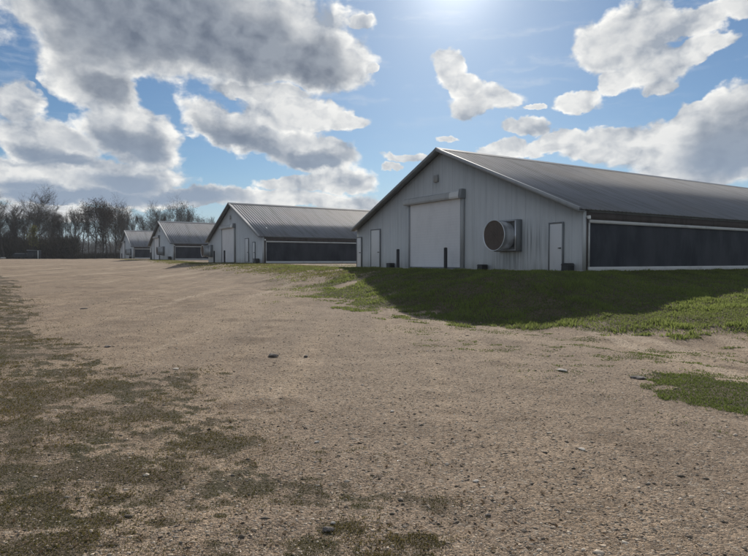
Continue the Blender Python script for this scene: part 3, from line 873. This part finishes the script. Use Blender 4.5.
for px, top, k, rt in ((0, 213, 'c', 3.), (10, 208, 'e', 1.), (22, 213, 'a', 2.), (33, 216, 'b', .5), (46, 214, 'd', 4.), (55, 217, 'a', 5.), (66, 213, 'c', 1.5), (74, 216, 'b', 3.1), (88, 214, 'c', 2.2), (100, 213, 'e', .7), (113, 214, 'b', 5.8), (-12, 214, 'a', .9)):
    rows.append((k, px, 215, top, rt, G2, .9))
rows.append(('y', 34, 158, 226, 1., 'small tree with yellow-green leaves in front of the dark trunks at left', .8))
for k, px, Y, top, rt, lb, sx in rows: tree(k, px, Y, top, rt, lb, sx)

# undergrowth along the foot of the treeline: brush nobody could count
def brush(name, px0, px1, Y0, Y1, h0, h1, n, mat, label, size, cat, seed):
    rd = np.random.default_rng(seed)
    Yb = rd.uniform(Y0, Y1, n); px = rd.uniform(px0, px1, n); xb = (px-374)/FPX*Yb
    top = h0+(h1-h0)*fbm(xb*.13, Yb*.1+3, 3, seed)*1.4
    zb = terrain(xb, Yb)
    P = np.stack([xb, Yb, zb+top*rd.random(n)**1.1], -1)
    d = rd.normal(size=(n, 3))*np.array([.5, .5, .8]); d[:, 2] = np.abs(d[:, 2])+.2; d /= np.linalg.norm(d, axis=1)[:, None]
    w = np.cross(d, rd.normal(size=(n, 3))); w /= np.linalg.norm(w, axis=1)[:, None]
    L = (size*rd.uniform(.6, 1.8, n))[:, None]
    V = np.stack([P-w*.035*size, P+w*.035*size, P+d*L+w*.02*size, P+d*L-w*.02*size], 1).reshape(-1, 3)
    me = mesh_np(V, [np.arange(n*4).reshape(-1, 4)]); point_attr(me, 'tint', np.repeat(rd.random(n), 4))
    tag(link(name, me, M[mat]), label, cat, kind='stuff')
brush('undergrowth', -60, 78, 162, 200, 1.5, 6.5, 30000, 'brush', 'dark bare brush filling the foot of the treeline at left', 1.6, 'brush', 5)
brush('dry_weeds', 70, 135, 172, 195, .5, 1.6, 9000, 'brush', 'low dry weeds under the brown-leaved trees', .8, 'weeds', 6)
brush('far_wood', -80, 330, 330, 380, 6, 12, 42000, 'farwood', 'pale far-off wood seen between the trunks', 2.4, 'wood', 7)

# ------------------------------------------------------------------ small things at the foot of the treeline
def at(px, Y): 
    x = (px-374)/FPX*Y; return (x, Y, float(terrain(x, Y)))
sh = empty('shed', at(33, 150), R(8)); tag(sh, 'small dark shed with a white right edge at the foot of the treeline', 'shed')
MB().box(-1.3, 1.2, 0, 2.2, 0, 2.2).build('wall', M['darkmetal'], sh)
MB().box(1.203, 1.36, -.06, .12, 0, 2.2).build('corner_panel', M['whitepaint'], sh)
MB().prism([(-1.4, 2.203), (1.2, 2.203), (1.2, 2.30), (-1.4, 2.42)], 'y', -.2, 2.3).build('roof', M['trim_dark'], sh)
MB().box(-.75, .15, -.03, -.003, .05, 1.9).build('door', M['steel'], sh)
tr = empty('farm_trailer', at(20, 152), R(4)); tag(tr, 'low dark covered trailer standing left of the small dark shed', 'trailer')
MB().prism([(-1.9, .55), (1.8, .55), (1.8, 1.35), (1.3, 1.62), (-1.2, 1.62), (-1.9, 1.2)], 'y', 0, 1.8).build('body', M['darkmetal'], tr, bevel=.04)
MB().box(-1.25, 1.25, -.03, -.003, 1.36, 1.5).build('highlight_band', M['trim_dark'], tr)  # highlight along the top, put in as a paler strip
for xx in (-.95, .95):
    for yy in (.0, 1.58): MB().tube((xx, yy, .36), (xx, yy+.22, .36), .36, n=20).build('wheel', M['rubber'], tr)
MB().box(1.8, 2.7, .84, .96, .5, .6).build('tow_bar', M['steel'], tr)
o = MB()
rings = []
for i in range(1, 6):
    t = pi*i/6; rings.append([(.75*sin(t)*cos(a)*(1+.15*sin(3*a)), .5*sin(t)*sin(a), .22-.25*cos(t)+.05*sin(2*a)) for a in np.linspace(0, 2*pi, 12, endpoint=False)])
o = MB().rings(rings).build('boulder', M['palestone']); o.location = at(3, 148); tag(o, 'pale boulder at the left edge of the photo before the treeline', 'boulder')

# ------------------------------------------------------------------ air
hz = MB().box(-1300, 1300, -1300, 1300, -5, 24)
def haze_mat():
    m = bpy.data.materials.new('haze'); m.use_nodes = True; t = NT(m.node_tree)
    o_ = t.n('ShaderNodeOutputMaterial'); v = t.n('ShaderNodeVolumePrincipled')
    v.inputs['Color'].default_value = (.86, .92, 1, 1); v.inputs['Density'].default_value = .0002; v.inputs['Anisotropy'].default_value = .3
    t.t.links.new(v.outputs[0], o_.inputs['Volume']); return m
hazeo = hz.build('haze', haze_mat()); tag(hazeo, 'thin pale haze in the air over the yard', 'haze', kind='stuff'); hazeo.display_type = 'WIRE'

# ------------------------------------------------------------------ camera
cam = bpy.data.cameras.new('camera'); co = bpy.data.objects.new('camera', cam); COL.objects.link(co)
cam.sensor_fit = 'HORIZONTAL'; cam.sensor_width = 36; cam.lens = 36*FPX/748
cam.clip_start = .1; cam.clip_end = 6000
co.location = (0, 0, 0); co.rotation_euler = (pi/2-PIT, 0, 0)
S.camera = co

# ------------------------------------------------------------------ sun + sky with clouds
sl = bpy.data.lights.new('sun', 'SUN'); sl.energy = 4.5; sl.angle = R(.55); sl.color = (1., .93, .83)
so = bpy.data.objects.new('sun', sl); COL.objects.link(so)
so.rotation_euler = (pi/2-R(SUN_EL), 0, R(180-SUN_AZ)); so.location = (0, 0, 60)

STR = .065
wd = bpy.data.worlds.new('World'); S.world = wd; wd.use_nodes = True
t = NT(wd.node_tree)
out = t.n('ShaderNodeOutputWorld'); bg = t.n('ShaderNodeBackground'); bg.inputs['Strength'].default_value = STR
t.t.links.new(bg.outputs[0], out.inputs['Surface'])
sky = t.n('ShaderNodeTexSky', sky_type='NISHITA'); sky.sun_disc = False
sky.sun_elevation = R(SUN_EL); sky.sun_rotation = R(SUN_AZ); sky.altitude = 100; sky.air_density = 1.0; sky.dust_density = .25; sky.ozone_density = 1.6
gen = t.n('ShaderNodeTexCoord').outputs['Generated']
dx, dy, dz = t.xyz(gen)
az = t.m('MULTIPLY', t.m('ARCTAN2', dx, dy), 57.29578)
el = t.m('MULTIPLY', t.m('ARCSINE', dz), 57.29578)
P = t.comb(az, el, 0.)
Qn = t.comb(az, t.m('MULTIPLY', el, 1.35), 0.)
# domain warp, then fractal detail
w1 = t.vm('SUBTRACT', t.noise(Qn, .16, 3, .55, col=True), (.5, .5, .5))
w2 = t.vm('SUBTRACT', t.noise(Qn, .45, 2, .5, col=True), (.5, .5, .5))
w3 = t.vm('SUBTRACT', t.noise(Qn, 1.5, 4, .6, col=True), (.5, .5, .5))
Pw = t.vm('ADD', t.vm('ADD', P, t.vm('SCALE', w3, scale=.75)), t.vm('ADD', t.vm('SCALE', w1, scale=2.6), t.vm('SCALE', w2, scale=1.1)))
Pw = t.vm('MULTIPLY', Pw, (1., 1., 0.))
def skyxy(px, py):
    r = ray(px, py); r = r/np.linalg.norm(r)
    return math.degrees(math.atan2(r[0], r[1])), math.degrees(math.asin(r[2]))
def blob(Pw, cx, cy, a, b, rot=0, k=1/.70):
    u, v = skyxy(cx, cy)
    du = skyxy(cx+1, cy)[0]-u; dv = skyxy(cx, cy-1)[1]-v
    g = t.n('ShaderNodeTexGradient', gradient_type='SPHERICAL')
    t.put(g.inputs[0], t.mapping(Pw, loc=(u, v, 0), rot=(0, 0, R(rot)), sc=(a*du*k, b*dv*k, 1), typ='TEXTURE'))
    return g.outputs['Fac']
def union(bl, after=None):
    # every few blobs wait for the ones before, so that few values are alive at once
    acc, vec = None, Pw
    for i, b in enumerate(bl):
        if i % 4 == 0:
            dep = acc if acc is not None else after
            if dep is not None: vec = t.vm('ADD', Pw, t.vm('SCALE', (1e-7, 0, 0), scale=dep))
        v = blob(vec, *b)
        if acc is None: acc = v
        else:
            m_ = t.n('ShaderNodeMath', operation='SMOOTH_MAX'); t.put(m_.inputs[0], acc); t.put(m_.inputs[1], v); m_.inputs[2].default_value = .12
            acc = m_.outputs[0]
    return acc
CLOUD = [(180, 20, 172, 60, 0), (250, 48, 90, 40, 0), (272, 36, 60, 48, 0), (232, 28, 70, 50, 0), (318, 58, 58, 34, -12), (110, 40, 70, 40, 0), (70, -18, 70, 36, 0), (262, 8, 60, 40, 0),
         (95, 80, 52, 28, -25), (12, 98, 32, 20, 0), (48, 142, 62, 24, -12), (130, 135, 50, 30, -15), (20, 175, 56, 20, 0),
         (95, 178, 95, 22, 0), (150, 196, 120, 11, 0), (60, 196, 80, 9, 0), (55, 212, 80, 9, 0),
         (235, 128, 54, 22, -18), (292, 112, 56, 19, 0), (262, 90, 54, 9, 0), (310, 152, 52, 20, -8), (340, 182, 38, 13, 0), (345, 118, 22, 10, 0), (290, 186, 30, 7, 0),
         (275, 200, 95, 9, 0), (345, 206, 40, 8, 0),
         (449, 66, 17, 22, 12), (463, 84, 20, 14, -20), (486, 101, 33, 12, 4), (363, 24, 12, 7, 0), (373, 74, 7, 6, 0), (578, 98, 28, 11, 0), (526, 128, 26, 9, -8), (500, 149, 26, 10, 0),
         (408, 157, 24, 5, 0), (392, 168, 10, 5, 0), (448, 136, 10, 3, 0), (530, 105, 11, 3.5, 0),
         (604, 50, 30, 30, 0), (638, 30, 44, 28, 10), (654, 64, 40, 20, 0), (690, 22, 42, 18, 0), (700, 48, 38, 13, 6), (740, 6, 28, 17, 0), (615, 84, 20, 12, 0), (660, 88, 16, 8, 0),
         (705, 150, 74, 46, 8), (730, 140, 60, 40, 0), (752, 122, 52, 36, 0), (700, 118, 44, 20, 14), (655, 142, 50, 24, 12), (602, 148, 48, 16, 6), (548, 150, 36, 9, 0), (562, 141, 26, 11, 0),
         (-90, 60, 60, 60, 0), (860, 60, 80, 40, 0), (-120, 170, 90, 30, 0), (880, 170, 90, 30, 0)]
DARK = [(165, 28, 165, 52, 0), (305, 60, 56, 30, -10), (255, 45, 60, 42, 0), (70, -5, 70, 36, 0),
        (112, 86, 34, 20, -20), (130, 146, 62, 20, -8), (120, 181, 50, 12, 0), (70, 195, 100, 10, 0), (185, 197, 60, 9, 0), (20, 152, 46, 10, 0), (30, 190, 46, 12, 0), (70, 162, 46, 9, 0),
         (232, 140, 58, 19, -16), (318, 161, 44, 11, 0), (730, 145, 56, 36, 8), (765, 165, 60, 24, 0)]
B0 = union(CLOUD); D = union(DARK, B0); B = t.ss(B0, .0, .74)
Qw = t.vm('ADD', Qn, t.vm('SCALE', w2, scale=1.1))
def billow(vec):
    o = t.n('ShaderNodeTexVoronoi', feature='F1', voronoi_dimensions='2D'); t.put(o.inputs['Vector'], vec)
    o.inputs['Scale'].default_value = .27; o.inputs['Detail'].default_value = 3; o.inputs['Roughness'].default_value = .5; o.normalize = True
    return t.m('SUBTRACT', 1.0, o.outputs['Distance'])
def cnoise(vec, det):
    return t.m('ADD', t.m('MULTIPLY', t.noise(vec, .22, det, .58), .6), t.m('MULTIPLY', billow(vec), .4))
n1 = cnoise(Qw, 9)
nm = t.noise(Qw, .15, 3, .5)
sd = t.vm('NORMALIZE', t.vm('SUBTRACT', (SUN_AZ, SUN_EL*1.35, 0.), Qn))
n1s = cnoise(t.vm('ADD', Qw, t.vm('SCALE', sd, scale=.9)), 6)
nms = t.noise(t.vm('ADD', Qw, t.vm('SCALE', sd, scale=2.0)), .15, 3, .5)
# the unseen rest of the sky gets scattered clouds of the same make
rest = t.m('MULTIPLY', t.ss(t.m('ABSOLUTE', az), 40., 60.), t.ss(t.noise(Qn, .07, 2, .5), .45, .6))
B = t.m('MAXIMUM', B, t.m('MULTIPLY', rest, .6))
nn = t.m('ADD', t.m('MULTIPLY', n1, .75), t.m('MULTIPLY', nm, .25))
Fd = t.m('ADD', B, t.m('MULTIPLY', t.m('MULTIPLY', t.m('SUBTRACT', nn, .57), 3.0), t.m('SUBTRACT', 1.2, B)))
Fd = t.m('MULTIPLY', Fd, t.ss(B, 0., .10))
alpha = t.ss(Fd, .14, .50)
core = t.ss(B, .30, .85)
rel = t.m('ADD', t.m('ADD', t.m('MULTIPLY', t.m('SUBTRACT', n1, n1s), 4.2), t.m('MULTIPLY', t.m('SUBTRACT', nm, nms), 2.8)), .62, clamp=True)
Dk = t.ss(t.m('ADD', D, t.m('ADD', t.m('MULTIPLY', t.m('SUBTRACT', nm, .5), .7), t.m('MULTIPLY', t.m('SUBTRACT', n1, .57), 1.0))), .06, .70)
def sc(c, k=1.): return tuple(v*k/STR for v in c)
lit = t.mix(rel, sc((.33, .38, .455)), sc((1.0, .99, .95)))
lit = t.mix(t.m('MULTIPLY', core, .30), lit, sc((.44, .47, .52)))
dark = t.mix(rel, sc((.155, .185, .24)), sc((.30, .335, .39)))
# dark bases far off, near the horizon, are bluer and paler
dark = t.mix(t.ss(el, 16., 4.), dark, sc((.29, .36, .47)))
cl = t.mix(t.m('MULTIPLY', Dk, t.ss(B, .30, .85)), lit, dark)
skc = t.mix(1.0, sky.outputs[0], (.74, .93, 1.10), 'MULTIPLY')
skc = t.mix(t.ss(el, 9., 0., 0., .75), skc, sc((.44, .54, .66)))
cir = t.m('MULTIPLY', t.ss(t.noise(t.mapping(Qw, rot=(0, 0, R(12)), sc=(.09, .55, 1)), 1.0, 5, .6), .50, .78), t.ss(el, 9., 18., 0., .38))
skc = t.mix(cir, skc, sc((.68, .73, .80)))
fin = t.mix(t.m('MULTIPLY', alpha, .97), skc, cl)
# aureole round the sun
sunv = (sin(R(SUN_AZ))*cos(R(SUN_EL)), cos(R(SUN_AZ))*cos(R(SUN_EL)), sin(R(SUN_EL)))
cs = t.m('MAXIMUM', t.vm('DOT_PRODUCT', gen, sunv), 0.)
gl = t.m('ADD', t.m('MULTIPLY', t.m('POWER', cs, 400.), .55/STR), t.m('MULTIPLY', t.m('POWER', cs, 60.), .14/STR))
fin = t.mix(1.0, fin, t.comb(gl, t.m('MULTIPLY', gl, .97), t.m('MULTIPLY', gl, .9)), 'ADD')
t.t.links.new(fin, bg.inputs['Color'])

# ------------------------------------------------------------------ render settings
S.view_settings.view_transform = 'Standard'; S.view_settings.look = 'None'
S.view_settings.exposure = 0; S.view_settings.gamma = 1; S.view_settings.use_curve_mapping = False
S.render.engine = 'CYCLES'
S.cycles.use_denoising = True
S.cycles.max_bounces = 6; S.cycles.diffuse_bounces = 3; S.cycles.glossy_bounces = 3; S.cycles.transmission_bounces = 2; S.cycles.transparent_max_bounces = 4
S.cycles.sample_clamp_indirect = 4
